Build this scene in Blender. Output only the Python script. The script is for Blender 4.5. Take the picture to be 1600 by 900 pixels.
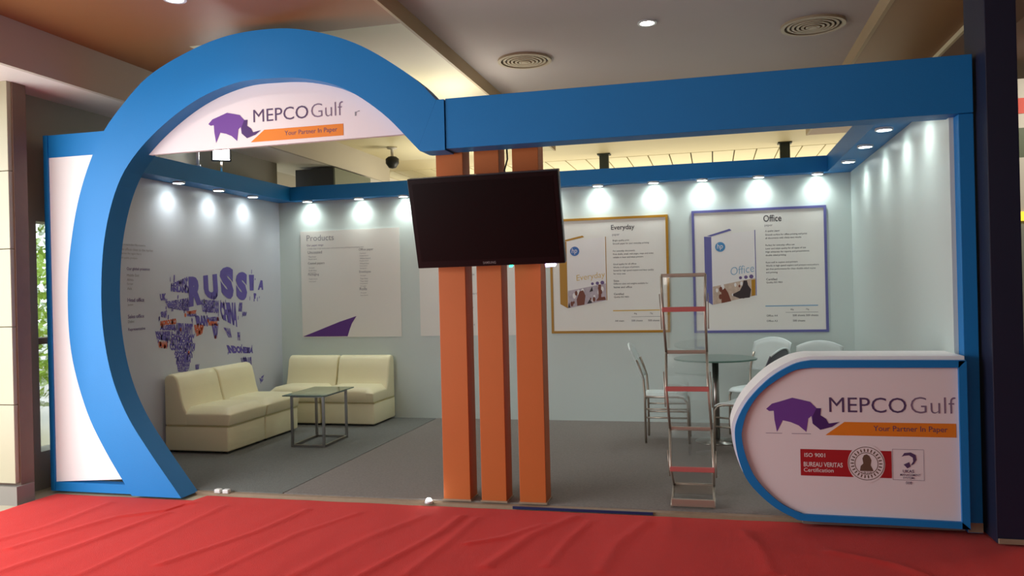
import bpy, bmesh, math, random
from mathutils import Vector, Matrix, noise
random.seed(7)
S = bpy.context.scene
for o in list(bpy.data.objects): bpy.data.objects.remove(o)
C = S.collection
PI = math.pi

# ------------------------------------------------------------------ camera
yaw, pitch, roll, FPX = .2461, .0005, -.0238, 1252.5
cy, sy = math.cos(yaw), math.sin(yaw)
fw = Vector((-sy*math.cos(pitch), cy*math.cos(pitch), math.sin(pitch)))
rt = Vector((cy, sy, 0)); up = rt.cross(fw)
c_, s_ = math.cos(roll), math.sin(roll)
r2 = c_*rt + s_*up; u2 = -s_*rt + c_*up
cam = bpy.data.objects.new('camera', bpy.data.cameras.new('camera')); C.objects.link(cam)
M = Matrix.Identity(4)
for i in range(3):
    M[i][0] = r2[i]; M[i][1] = u2[i]; M[i][2] = -fw[i]
M.translation = (0, 0, 1.5)
cam.matrix_world = M
cam.data.sensor_width = 36; cam.data.lens = FPX/1600*36; cam.data.clip_start = .05; cam.data.clip_end = 200
S.camera = cam

# ------------------------------------------------------------------ world, exposure, large lights
S.view_settings.view_transform = 'Standard'; S.view_settings.look = 'None'
S.view_settings.gamma = 1; S.view_settings.use_curve_mapping = False
S.view_settings.exposure = 0.0
w = bpy.data.worlds.new('world'); S.world = w; w.use_nodes = True
w.node_tree.nodes['Background'].inputs[0].default_value = (.86, .95, 1, 1)
w.node_tree.nodes['Background'].inputs[1].default_value = 2.2

def lamp(name, kind, loc, target, energy, color, **kw):
    l = bpy.data.lights.new(name, kind); l.energy = energy; l.color = color
    for k, v in kw.items(): setattr(l, k, v)
    o = bpy.data.objects.new(name, l); C.objects.link(o); o.location = loc
    d = Vector(target)-Vector(loc)
    o.rotation_euler = d.to_track_quat('-Z', 'Y').to_euler()
    return o
# daylight coming in through the glazed left side of the hall, beside and behind the camera
lamp('window_daylight', 'AREA', (-5.35, 2.5, 1.5), (-2.6, 4.8, .9), 165, (.95, .98, 1), shape='RECTANGLE', size=3.4, size_y=2.6)
# warm hall lighting from the ceiling behind the camera
lamp('hall_ceiling_light', 'AREA', (-.6, -1.2, 3.4), (-.4, 2.5, 0), 70, (1, .90, .80), shape='RECTANGLE', size=5, size_y=2)

# ------------------------------------------------------------------ materials
def lin(c):
    return tuple(((v/255)/12.92 if v/255 <= .04045 else ((v/255+.055)/1.055)**2.4) for v in c)+(1,)
MATS = {}
def mat(name, col, rough=.5, metal=0, bump=0, bscale=60, vary=0, vscale=3, spec=.5, alpha=1, trans=0, emit=0, ior=1.45, coat=0, sheen=0, ecol=None):
    m = bpy.data.materials.new(name); m.use_nodes = True; nt = m.node_tree; b = nt.nodes['Principled BSDF']
    rgb = lin(col)
    b.inputs['Base Color'].default_value = rgb; b.inputs['Roughness'].default_value = rough
    b.inputs['Metallic'].default_value = metal; b.inputs['Specular IOR Level'].default_value = spec
    b.inputs['IOR'].default_value = ior
    b.inputs['Transmission Weight'].default_value = trans; b.inputs['Alpha'].default_value = alpha
    b.inputs['Coat Weight'].default_value = coat; b.inputs['Sheen Weight'].default_value = sheen
    tc = nt.nodes.new('ShaderNodeTexCoord')
    if vary:
        n = nt.nodes.new('ShaderNodeTexNoise'); n.inputs['Scale'].default_value = vscale; n.inputs['Detail'].default_value = 4
        nt.links.new(tc.outputs['Object'], n.inputs['Vector'])
        mx = nt.nodes.new('ShaderNodeMix'); mx.data_type = 'RGBA'
        mx.inputs['A'].default_value = tuple(v*(1-vary) for v in rgb[:3])+(1,)
        mx.inputs['B'].default_value = tuple(min(1, v*(1+vary)) for v in rgb[:3])+(1,)
        nt.links.new(n.outputs['Fac'], mx.inputs['Factor']); nt.links.new(mx.outputs['Result'], b.inputs['Base Color'])
    if bump:
        n = nt.nodes.new('ShaderNodeTexNoise'); n.inputs['Scale'].default_value = bscale; n.inputs['Detail'].default_value = 3
        nt.links.new(tc.outputs['Object'], n.inputs['Vector'])
        bp = nt.nodes.new('ShaderNodeBump'); bp.inputs['Strength'].default_value = bump; bp.inputs['Distance'].default_value = .01
        nt.links.new(n.outputs['Fac'], bp.inputs['Height']); nt.links.new(bp.outputs['Normal'], b.inputs['Normal'])
    if emit:
        b.inputs['Emission Color'].default_value = lin(ecol or col); b.inputs['Emission Strength'].default_value = emit
    MATS[name] = m; return m
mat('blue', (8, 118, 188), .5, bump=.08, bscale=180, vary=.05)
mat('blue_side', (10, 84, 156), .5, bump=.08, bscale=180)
mat('orange', (182, 94, 36), .55, bump=.06, bscale=150, vary=.04)
mat('panel_white', (246, 242, 240), .45, vary=.01)
mat('sign_white', (232, 222, 224), .45, vary=.015)
mat('wall_white', (200, 212, 208), .4, vary=.02, vscale=1.5)
mat('vinyl_lavender', (198, 202, 212), .35, vary=.02, vscale=1.5)
mat('poster_white', (226, 224, 217), .4)
mat('poster_edge', (192, 194, 192), .5)
mat('gold', (170, 122, 24), .45)
mat('violet_frame', (98, 98, 156), .45)
mat('ink', (70, 68, 72), .6)
mat('ink_soft', (140, 138, 142), .6)
mat('ink_purple', (104, 84, 130), .6)
mat('map_purple', (98, 86, 168), .55)
mat('map_orange', (206, 100, 64), .55)
mat('logo_purple', (108, 62, 148), .5)
mat('logo_dark', (72, 36, 104), .5)
mat('logo_text', (84, 62, 100), .5)
mat('logo_thin', (128, 108, 132), .5)
mat('logo_orange', (226, 128, 30), .5)
mat('sign_red', (168, 26, 34), .5)
mat('print_white', (226, 222, 220), .5)
mat('seal_brown', (104, 78, 64), .55)
mat('hp_blue', (60, 104, 170), .45)
mat('hp_blue_pale', (72, 136, 186), .45)
mat('photo_pale', (176, 164, 172), .5, vary=.35, vscale=22)
mat('photo_tan', (192, 170, 152), .5, vary=.35, vscale=22)
mat('photo_dark', (52, 42, 44), .5)
mat('photo_brown', (112, 58, 40), .5)
mat('gold_text', (206, 172, 84), .5)
mat('pale_blue_text', (128, 164, 190), .5)
mat('purple_wedge', (92, 50, 128), .5)
mat('cream_leather', (232, 224, 186), .42, bump=.12, bscale=120, vary=.04)
mat('piping', (190, 180, 128), .5)
mat('chrome', (150, 146, 140), .28, metal=1)
mat('steel_tube', (176, 164, 150), .35, metal=.85)
mat('rack_metal', (176, 162, 148), .4, metal=.7)
mat('rack_pink', (176, 92, 88), .45)
mat('acrylic', (225, 232, 230), .06, trans=.95, ior=1.05, alpha=.3)
mat('glass_top', (140, 172, 160), .05, trans=.75, ior=1.3)
mat('glass_edge', (86, 120, 108), .1)
mat('window_glass', (235, 242, 242), .02, trans=1, ior=1.02, alpha=.25)
mat('chair_plastic', (222, 230, 228), .3, trans=.35, alpha=.75)
mat('chair_rim', (226, 236, 234), .3)
mat('chair_grey', (96, 96, 104), .5)
mat('tv_black', (12, 11, 13), .3, spec=.3)
mat('tv_screen', (12, 11, 12), .3, spec=.2)
mat('tv_edge', (60, 60, 64), .3)
mat('tv_logo', (120, 116, 116), .4)
mat('grey_carpet', (138, 131, 126), .95, bump=.9, bscale=220, vary=.22, vscale=60, spec=.1)
mat('grey_carpet_cool', (124, 125, 121), .95, bump=.9, bscale=220, vary=.22, vscale=60, spec=.1)
mat('red_carpet', (200, 32, 22), .9, bump=.5, bscale=260, vary=.06, vscale=40, spec=.1, sheen=.1)
mat('threshold_wood', (150, 128, 106), .6, vary=.15, vscale=20)
mat('blue_tape', (30, 36, 84), .5)
mat('hall_floor', (186, 174, 148), .25, vary=.06)
mat('ceiling_grey', (184, 174, 170), .7, vary=.02)
mat('ceiling_tan', (140, 94, 54), .45, vary=.06, vscale=1.2)
mat('ceiling_cream', (226, 214, 178), .5, vary=.03)
mat('trim_tan', (176, 152, 116), .5, vary=.05)
mat('beam_grey', (190, 182, 168), .6)
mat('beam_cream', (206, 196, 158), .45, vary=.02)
mat('beam_white', (226, 220, 212), .5)
mat('brown_wood', (96, 72, 54), .5, vary=.2, vscale=8)
mat('brown_dark', (82, 50, 32), .5, vary=.1)
mat('pillar_cream', (170, 163, 138), .35, vary=.04)
mat('pillar_brown', (112, 88, 74), .5, vary=.12, vscale=10)
mat('skirting_grey', (130, 124, 116), .5)
mat('wall_dark_grey', (138, 134, 122), .6)
mat('dark_box', (52, 50, 50), .6)
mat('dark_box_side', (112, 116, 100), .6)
mat('pylon_navy', (26, 30, 54), .5, vary=.1)
mat('neighbour_white', (196, 190, 176), .5)
mat('neighbour_grey', (146, 150, 140), .5)
mat('neighbour_red', (206, 60, 34), .5)
mat('neighbour_green', (82, 92, 66), .5)
mat('yellow_lit', (250, 206, 60), .5, emit=1.2)
mat('yellow', (226, 190, 20), .5)
mat('plank_cream', (228, 218, 184), .4, vary=.04)
mat('vent_metal', (168, 152, 126), .4)
mat('vent_dark', (76, 68, 56), .7)
mat('lamp_housing', (210, 212, 214), .35, metal=.3)
mat('lamp_glow', (240, 255, 250), .5, emit=26)
mat('down_glow', (255, 250, 240), .5, emit=30)
mat('flood_glow', (255, 255, 250), .5, emit=60)
mat('led_green', (60, 240, 170), .5, emit=4)
mat('led_violet', (214, 190, 255), .5, emit=10)
mat('black', (18, 18, 18), .5)
mat('white_plastic', (220, 220, 216), .4)
mat('leaf', (164, 196, 84), .6, vary=.4, vscale=5)
mat('pavement', (214, 212, 206), .8)
mat('rod_dark', (44, 52, 44), .5)

# ------------------------------------------------------------------ helpers
def link(name, me, m, parent=None):
    o = bpy.data.objects.new(name, me); C.objects.link(o)
    if isinstance(m, str): m = [m]
    me.materials.clear()
    for k in m: me.materials.append(MATS[k])
    if parent is not None: o.parent = parent
    if name in ('body_lines', 'headings', 'list_headings', 'list_lines', 'paragraph', 'small_seals', 'size_table', 'photo_shadows', 'label_lettering', 'accreditation_mark', 'round_seal', 'ground_lines', 'box_outline'): o['kind'] = 'stuff'
    return o
def tag(o, label, cat, group=None):
    o['label'] = label; o['category'] = cat
    if group: o['group'] = group
    return o
def thing(name, label, cat, loc=(0, 0, 0), rz=0, group=None):
    o = bpy.data.objects.new(name, None); C.objects.link(o); o.location = loc; o.rotation_euler = (0, 0, rz)
    o.empty_display_size = .1
    return tag(o, label, cat, group)
def struct(o): o['kind'] = 'structure'; return o
class MB:
    def __init__(s): s.bm = bmesh.new()
    def box(s, x0, x1, y0, y1, z0, z1, rot=None, mi=0):
        vs = [s.bm.verts.new((x, y, z)) for x in (x0, x1) for y in (y0, y1) for z in (z0, z1)]
        if rot is not None:
            for v in vs: v.co = rot @ v.co
        for f in ((0, 1, 3, 2), (4, 6, 7, 5), (0, 4, 5, 1), (2, 3, 7, 6), (0, 2, 6, 4), (1, 5, 7, 3)):
            s.bm.faces.new([vs[i] for i in f]).material_index = mi
        return s
    def poly(s, pts, d):            # closed prism: pts (3D), extruded by vector d
        a = [s.bm.verts.new(p) for p in pts]; b = [s.bm.verts.new(Vector(p)+Vector(d)) for p in pts]
        n = len(a)
        s.bm.faces.new(a); s.bm.faces.new(b[::-1])
        for i in range(n): s.bm.faces.new((a[i], b[i], b[(i+1) % n], a[(i+1) % n]))
        return s
    def tube(s, pts, r, seg=8):
        pts = [Vector(p) for p in pts]; rings = []
        for i, p in enumerate(pts):
            if i == 0: t = pts[1]-p
            elif i == len(pts)-1: t = p-pts[i-1]
            else: t = (pts[i+1]-p).normalized()+(p-pts[i-1]).normalized()
            t.normalize(); a = t.orthogonal().normalized() if i == 0 else (a-t*a.dot(t)).normalized(); b = t.cross(a)
            rings.append([s.bm.verts.new(p+r*(math.cos(2*PI*k/seg)*a+math.sin(2*PI*k/seg)*b)) for k in range(seg)])
        for q in range(len(rings)-1):
            for k in range(seg):
                s.bm.faces.new((rings[q][k], rings[q][(k+1) % seg], rings[q+1][(k+1) % seg], rings[q+1][k])).smooth = True
        s.bm.faces.new(rings[0][::-1]); s.bm.faces.new(rings[-1]); return s
    def lathe(s, prof, seg=32, c=(0, 0, 0)):
        rings = []
        for r, z in prof:
            rings.append([s.bm.verts.new((c[0]+r*math.cos(2*PI*k/seg), c[1]+r*math.sin(2*PI*k/seg), c[2]+z)) for k in range(seg)])
        for q in range(len(rings)-1):
            for k in range(seg): s.bm.faces.new((rings[q][k], rings[q][(k+1) % seg], rings[q+1][(k+1) % seg], rings[q+1][k])).smooth = True
        s.bm.faces.new(rings[0][::-1]); s.bm.faces.new(rings[-1]); return s
    def ring(s, r0, r1, z0, z1, seg=40, c=(0, 0, 0)):
        rr = []
        for r, z in ((r0, z0), (r1, z0), (r1, z1), (r0, z1)):
            rr.append([s.bm.verts.new((c[0]+r*math.cos(2*PI*k/seg), c[1]+r*math.sin(2*PI*k/seg), c[2]+z)) for k in range(seg)])
        for q in range(4):
            for k in range(seg): s.bm.faces.new((rr[q][k], rr[q][(k+1) % seg], rr[(q+1) % 4][(k+1) % seg], rr[(q+1) % 4][k]))
        return s
    def mesh(s, name):
        bmesh.ops.recalc_face_normals(s.bm, faces=s.bm.faces)
        me = bpy.data.meshes.new(name); s.bm.to_mesh(me); s.bm.free(); return me
    def build(s, name, m, parent=None, bevel=0, bseg=2, subsurf=0):
        o = link(name, s.mesh(name), m, parent)
        if bevel:
            b = o.modifiers.new('b', 'BEVEL'); b.width = bevel; b.segments = bseg; b.limit_method = 'ANGLE'; b.angle_limit = .6
            if bseg > 2:
                for p in o.data.polygons: p.use_smooth = True
        return o
def box(name, m, x0, x1, y0, y1, z0, z1, parent=None, bevel=0, bseg=2, **k):
    return MB().box(x0, x1, y0, y1, z0, z1, **k).build(name, m, parent, bevel, bseg)
def cr(pts, n=6):                       # Catmull-Rom through points
    out = []; P = [Vector(p) for p in pts]; P = [2*P[0]-P[1]]+P+[2*P[-1]-P[-2]]
    for i in range(1, len(P)-2):
        for k in range(n):
            t = k/n
            out.append(.5*((2*P[i])+(-P[i-1]+P[i+1])*t+(2*P[i-1]-5*P[i]+4*P[i+1]-P[i+2])*t*t+(-P[i-1]+3*P[i]-3*P[i+1]+P[i+2])*t**3))
    out.append(P[-2]); return out
def resample(P, n):
    L = [0]
    for a, b in zip(P, P[1:]): L.append(L[-1]+(b-a).length)
    out = []; j = 0
    for i in range(n):
        d = L[-1]*i/(n-1)
        while j < len(L)-2 and L[j+1] < d: j += 1
        f = (d-L[j])/max(1e-9, L[j+1]-L[j]); out.append(P[j].lerp(P[j+1], min(1, f)))
    return out
_tc = {}
def text_geo(s, off=0, res=3):
    k = (s, off)
    if k in _tc: return _tc[k]
    cu = bpy.data.curves.new('t', 'FONT'); cu.body = s; cu.resolution_u = res; cu.offset = off
    o = bpy.data.objects.new('t', cu); C.objects.link(o)
    me = bpy.data.meshes.new_from_object(o.evaluated_get(bpy.context.evaluated_depsgraph_get()))
    v = [p.co.copy() for p in me.vertices]; f = [tuple(p.vertices) for p in me.polygons]
    bpy.data.objects.remove(o); bpy.data.curves.remove(cu); bpy.data.meshes.remove(me)
    x0 = min(p.x for p in v); x1 = max(p.x for p in v); y0 = min(p.y for p in v); y1 = max(p.y for p in v)
    v = [((p.x-x0)/(x1-x0), (p.y-y0)/(y1-y0)) for p in v]
    _tc[k] = (v, f, (x1-x0)/(y1-y0)); return _tc[k]
class Print:                            # flat ink on a plane: 2D (a, z) -> 3D by fn
    def __init__(s, fn): s.fn = fn; s.v = []; s.f = []
    def text(s, t, quad, off=0):        # quad: tl, tr, br, bl
        v, f, _ = text_geo(t, off); n = len(s.v)
        tl, tr, br, bl = quad
        for a, b in v:
            x = (1-a)*(b*tl[0]+(1-b)*bl[0])+a*(b*tr[0]+(1-b)*br[0])
            z = (1-a)*(b*tl[1]+(1-b)*bl[1])+a*(b*tr[1]+(1-b)*br[1])
            s.v.append(s.fn(x, z))
        s.f += [tuple(i+n for i in q) for q in f]; return s
    def line(s, t, x, z, h, off=0, wmax=None):   # left-aligned, x left, z bottom
        _, _, asp = text_geo(t, off); wd = asp*h
        if wmax and wd > wmax: wd = wmax
        return s.text(t, ((x, z+h), (x+wd, z+h), (x+wd, z), (x, z)), off)
    def poly(s, pts):
        n = len(s.v); s.v += [s.fn(*p) for p in pts]; s.f.append(tuple(range(n, n+len(pts)))); return s
    def rect(s, x0, x1, z0, z1): return s.poly([(x0, z0), (x1, z0), (x1, z1), (x0, z1)])
    def disc(s, x, z, r, n=24, rz=None): return s.poly([(x+r*math.cos(2*PI*k/n), z+(rz or r)*math.sin(2*PI*k/n)) for k in range(n)])
    def ringp(s, x, z, r0, r1, n=28):
        m = len(s.v)
        for k in range(n):
            a = 2*PI*k/n; s.v.append(s.fn(x+r0*math.cos(a), z+r0*math.sin(a))); s.v.append(s.fn(x+r1*math.cos(a), z+r1*math.sin(a)))
        for k in range(n):
            j = (k+1) % n; s.f.append((m+2*k, m+2*k+1, m+2*j+1, m+2*j))
        return s
    def build(s, name, m, parent):
        me = bpy.data.meshes.new(name); me.from_pydata(s.v, [], s.f); me.update()
        return link(name, me, m, parent)

# ================================================================== THE HALL
struct(box('floor', 'hall_floor', -14, 10, -4, 26, -.12, -.02))
ZG, ZT, ZS = 3.58, 3.46, 3.13
struct(box('ceiling', 'ceiling_grey', -2.17, 1.28, -4, 11.4, ZG, ZG+.1))
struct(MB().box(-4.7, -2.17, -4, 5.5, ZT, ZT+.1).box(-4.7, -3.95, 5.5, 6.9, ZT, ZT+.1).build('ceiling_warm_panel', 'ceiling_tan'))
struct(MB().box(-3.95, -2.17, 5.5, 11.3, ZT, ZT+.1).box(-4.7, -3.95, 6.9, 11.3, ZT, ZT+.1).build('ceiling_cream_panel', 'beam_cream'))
struct(box('ceiling_side_panel', 'ceiling_tan', 1.28, 1.95, -4, 11.4, ZT, ZT+.1))
struct(box('trim_1', 'trim_tan', -2.17, -2.145, -4, 11.3, ZT-.004, ZG))
struct(box('trim_2', 'trim_tan', 1.25, 1.28, -4, 11.4, ZT-.004, ZG))
struct(box('trim_3', 'ceiling_cream', 1.93, 1.955, -4, 11.4, 3.42, ZT+.02))
struct(box('ceiling_drop', 'brown_dark', 1.955, 10, -4, 11.4, 3.15, ZT))
struct(box('ceiling_step', 'beam_grey', -4.74, -4.7, -4, 11.3, ZS, ZT+.1))
struct(box('ceiling_soffit', 'beam_white', -5.6, -4.74, -4, 26, ZS, ZS+.1))
# bright cream bay beyond the stall, then the planked part of the ceiling
far = struct(box('ceiling_far_bay', 'ceiling_cream', -14, 10, 11.4, 13.0, ZG, ZG+.1))
struct(box('ceiling_cross_beam', 'beam_grey', -14, -5.7, 8.9, 12.2, ZS+.1, ZG+.1))
struct(box('ceiling_step_face', 'ceiling_cream', -4.7, -2.17, 11.3, 11.4, ZT+.02, ZG+.1))
pk = struct(box('ceiling_plank_backing', 'vent_dark', -14, 10, 13.0, 22, ZG+.05, ZG+.1))
for i in range(46):
    x = -9+i*.335
    box('plank', 'plank_cream', x, x+.315, 13.0, 22, ZG-.005, ZG+.045, pk)
struct(box('wall_far', 'ceiling_cream', -14, 10, 22, 22.2, 0, ZG+.1))
struct(box('wall_hall_right', 'neighbour_white', 9.9, 10, -4, 22, 0, ZG))
struct(box('wall_behind', 'beam_grey', -14, 10, -4.2, -4, 0, ZG))
# left outside wall with glazed openings
wl = struct(MB().box(-5.45, -5.25, 5.02, 5.3, -.02, ZS).box(-5.45, -5.25, 5.3, 6.6, 2.13, ZS).box(-5.45, -5.25, 5.3, 6.6, -.02, .28)
            .box(-5.45, -5.25, 6.6, 9.0, -.02, ZS).box(-5.45, -5.25, -4, 4.6, 2.9, ZS).box(-5.45, -5.25, -4, -2.2, -.02, 2.9).build('wall_hall_left', 'wall_dark_grey'))
wf = struct(MB().box(-5.4, -5.26, 5.3, 6.6, 1.14, 1.19).box(-5.42, -5.40, 5.3, 5.31, .28, 2.13).build('window_1', 'brown_wood'))
box('pane', 'window_glass', -5.36, -5.35, 5.31, 6.6, 1.19, 2.13, wf)
box('pane', 'window_glass', -5.36, -5.35, 5.31, 6.6, .28, 1.14, wf)
# pillar on the left
pl = struct(box('wall_pillar', 'pillar_brown', -5.6, -5.04, 4.9, 5.02, -.02, ZS+.01))
for z0, z1 in ((.14, .72), (.725, 1.3), (1.305, 1.88), (1.885, 2.46), (2.465, 3.13)):
    box('tile', 'pillar_cream', -5.62, -5.05, 4.86, 4.9, z0, z1, pl, .003)
struct(box('baseboard_pillar', 'skirting_grey', -5.64, -5.02, 4.84, 5.0, -.02, .12))
# what lies outside the window
struct(box('ground_outside', 'pavement', -22, -5.5, -6, 24, -.3, -.12))
def shrub(x, y, r, h, label):
    t = thing('shrub', label, 'shrub', (x, y, -.12), 0)
    MB().tube([(0, 0, 0), (.05, 0, h*.5), (0, .05, h*.8)], .03).build('stem', 'brown_wood', t)
    b = bmesh.new(); rnd = random.Random(int(x*100))
    for k in range(900):
        d = Vector((rnd.gauss(0, 1), rnd.gauss(0, 1), rnd.gauss(0, 1))).normalized()*rnd.uniform(.6, 1)
        p = Vector((d.x*r, d.y*r, h*.55+d.z*h*.45)); a = Vector((rnd.uniform(-1, 1), rnd.uniform(-1, 1), rnd.uniform(-1, 1))).normalized(); c = a.orthogonal().normalized()
        b.faces.new([b.verts.new(p+q) for q in (-.09*a, .04*c, .09*a, -.04*c)])
    me = bpy.data.meshes.new('foliage'); b.to_mesh(me); b.free(); link('foliage', me, 'leaf', t)['kind'] = 'stuff'
shrub(-8.4, 8.3, .8, 2.4, 'sunlit green shrub outside the narrow window, nearer to the glass')
shrub(-11.0, 10.4, 1.2, 3.2, 'taller sunlit green shrub outside the window, behind the nearer shrub')

# ceiling fittings
def diffuser(x, y, r, label):
    t = thing('air_diffuser', label, 'vent', (x, y, ZG), 0, None)
    MB().ring(r*.88, r, -.02, 0).build('rim', 'vent_metal', t)
    MB().lathe([(r*.9, -.001), (r*.9, -.003)]).build('recess', 'vent_dark', t)
    for k in range(5):
        q = r*(.8-.145*k); MB().ring(q-.02, q, -.016-.003*k, -.004).build('cone_ring', 'vent_metal', t)
    MB().lathe([(.03, -.004), (.03, -.03)]).build('centre_cap', 'vent_metal', t)
diffuser(-1.62, 7.12, .245, 'round ceiling air diffuser above the television')
diffuser(.83, 6.9, .25, 'round ceiling air diffuser near the right end of the blue beam')
def downlight(x, y, z, label, e=25):
    t = thing('downlight', label, 'ceiling light', (x, y, z))
    MB().ring(.055, .075, -.012, 0).build('rim', 'lamp_housing', t)
    MB().lathe([(.055, -.003), (.055, -.006)]).build('lamp', 'down_glow', t)
    lamp('bulb', 'SPOT', (x, y, z-.03), (x, y, 0), e, (1, .93, .82), spot_size=2.4, spot_blend=1, shadow_soft_size=.05).parent = None
downlight(-.46, 6.42, ZG, 'bright recessed downlight in the grey ceiling between the two air diffusers', 22)
downlight(-3.39, 4.58, ZT, 'recessed downlight in the orange-brown ceiling above the blue arch', 30)
# cream bay is washed by an unseen uplight in the hall beyond
lamp('far_hall_light', 'AREA', (-1, 15.5, 2.2), (-1, 15.4, 4), 330, (1, .93, .72), shape='RECTANGLE', size=12, size_y=5)
lamp('neighbour_fill', 'AREA', (2.9, 6.0, 3.0), (2.8, 7, 1.6), 22, (1, .93, .8), shape='RECTANGLE', size=1, size_y=.4)  # unseen fill added so the neighbour's coloured bands are not dark
lamp('far_hall_fill', 'POINT', (-3.4, 10.6, 2.5), (0, 0, 0), 60, (1, .93, .76), shadow_soft_size=.3)  # unseen point fill added to lift the dark gap below the arch sign
lamp('stall_top_fill', 'AREA', (-2.85, 7.3, 3.0), (-2.7, 7.3, 4), 11, (1, .97, .84), shape='RECTANGLE', size=.5, size_y=1.8)  # unseen uplight added above the stall to brighten the cream ceiling

# dark kiosk and cctv beyond the stall
kb = thing('kiosk_tower', 'dark square tower top rising behind the blue back fascia, left of the television', 'tower', (-4.95, 9.8, 0))
kb_o = box('tower_body', 'dark_box', -.27, .27, -.4, .7, -.02, 3.1, kb, .005)
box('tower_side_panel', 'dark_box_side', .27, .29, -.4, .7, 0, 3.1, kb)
cc = thing('security_camera', 'small dark dome security camera hanging from the ceiling left of the arch end', 'camera', (-4.2, 10.2, ZT))
MB().lathe([(.07, 0), (.07, -.02), (.02, -.03), (.02, -.12), (.05, -.14)]).build('mount', 'beam_grey', cc)
MB().lathe([(.055, -.13), (.09, -.16), (.09, -.22), (.05, -.28), (.01, -.29)]).build('dome', 'black', cc)
for x, l in ((-1.62, 'left'), (1.08, 'right')):
    r_ = thing('ceiling_hanger', 'short dark hanger post above the blue back fascia, the one further '+l, 'hanger', (x, 12.6, 0))
    MB().box(-.07, .07, -.05, .05, 2.9, ZG).build('post', 'rod_dark', r_)
    MB().box(-.1, .1, -.08, .08, ZG-.02, ZG).build('plate', 'rod_dark', r_)

# neighbour on the right
py = thing('dark_pylon', 'tall dark navy pylon rising past the right end of the blue beam', 'pylon', (1.585, 5.15, .004))
box('pylon_body', 'pylon_navy', -.075, .085, -.13, .25, .0, 3.5-.02, py, .004)
box('plinth', 'threshold_wood', -.07, .3, -.145, -.131, -.0, .03, py, .004)
nb = thing('neighbour_stall', 'pale neighbouring stall with red and green bands behind the dark pylon', 'stall', (1.95, 7.0, -.02))
box('lower_panel', 'neighbour_grey', 0, 3, 0, .1, 0, 1.95, nb)
box('light_panel', 'neighbour_white', 0, 3, -.01, .1, 2.02, 2.44, nb)
box('light_strip', 'yellow_lit', 0, 3, -.02, .1, 1.95, 2.02, nb)
box('green_band', 'neighbour_green', 0, 3, -.01, .1, 2.44, 2.67, nb)
box('cream_band', 'neighbour_white', 0, 3, -.01, .1, 2.67, 2.78, nb)
box('red_band', 'neighbour_red', 0, 3, -.015, .1, 2.78, 2.9, nb)
box('top_panel', 'neighbour_white', 0, 3, -.01, .1, 2.9, 3.05, nb)
box('yellow_sign', 'yellow', .33, .8, -.03, 0, .34, .53, nb)

# ================================================================== THE STALL
XL, XR, YF, YB, ZW = -5.13, 1.39, 5.2, 8.82, 2.79
struct(box('wall_left', 'vinyl_lavender', XL-.06, XL, 5.4, YB+.06, 0, ZW))
struct(box('wall_back', 'wall_white', XL-.06, XR+.06, YB, YB+.06, 0, ZW))
struct(box('wall_right', 'wall_white', XR, XR+.05, 5.3, YB, 0, ZW))
plat = struct(box('floor_platform', 'threshold_wood', XL-.05, 1.5, 5.34, YB+.05, -.02, .004))
fc = box('grey_carpet', 'grey_carpet_cool', XL, -3.16, 5.39, YB, .004, .012)
tag(fc, 'grey carpet sheet under the cream sofas, left of the carpet seam', 'carpet', 'grey carpet sheets of the stall')
fc = box('grey_carpet', 'grey_carpet', -3.148, XR, 5.39, YB, .004, .013)
tag(fc, 'grey carpet sheet under the orange posts and the round table, right of the seam', 'carpet', 'grey carpet sheets of the stall')
tag(MB().box(-1.37, -.42, 5.325, 5.336, -.012, .005).build('edge_tape', 'blue_tape'), 'thin blue tape along the front edge of the stall, right of the orange posts', 'tape')
cb = thing('cable_connector', 'small white cable connector on the stall edge beside the foot of the arch', 'connector', (-3.64, 5.345, .004))
box('plug', 'white_plastic', -.06, -.01, -.02, .02, 0, .03, cb, .006); box('socket', 'white_plastic', .01, .06, -.02, .02, 0, .03, cb, .006)
fl = thing('floor_light', 'tiny bright floor light at the stall edge left of the orange posts', 'light', (-1.98, 5.33, 0))
MB().lathe([(.03, -.0), (.03, .012), (.022, .02)]).build('housing', 'lamp_housing', fl)
MB().lathe([(.02, .018), (.016, .032), (.006, .038)]).build('lamp', 'flood_glow', fl)

# fascia strips round the top of the walls
fl_ = box('side_fascia', 'blue', XL+.001, -4.9, 5.45, YB-.001, 2.61, 2.78)
tag(fl_, 'blue fascia box along the top of the left wall', 'fascia')
fb_ = box('back_fascia', 'blue', -4.899, 1.149, YB-.14, YB-.001, 2.61, 2.775)
tag(fb_, 'long blue fascia box along the top of the back wall', 'fascia')
fr_ = box('side_fascia', 'blue', 1.15, XR-.001, 5.45, YB-.001, 2.61, 2.78)
tag(fr_, 'blue fascia box along the top of the right wall', 'fascia')

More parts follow.
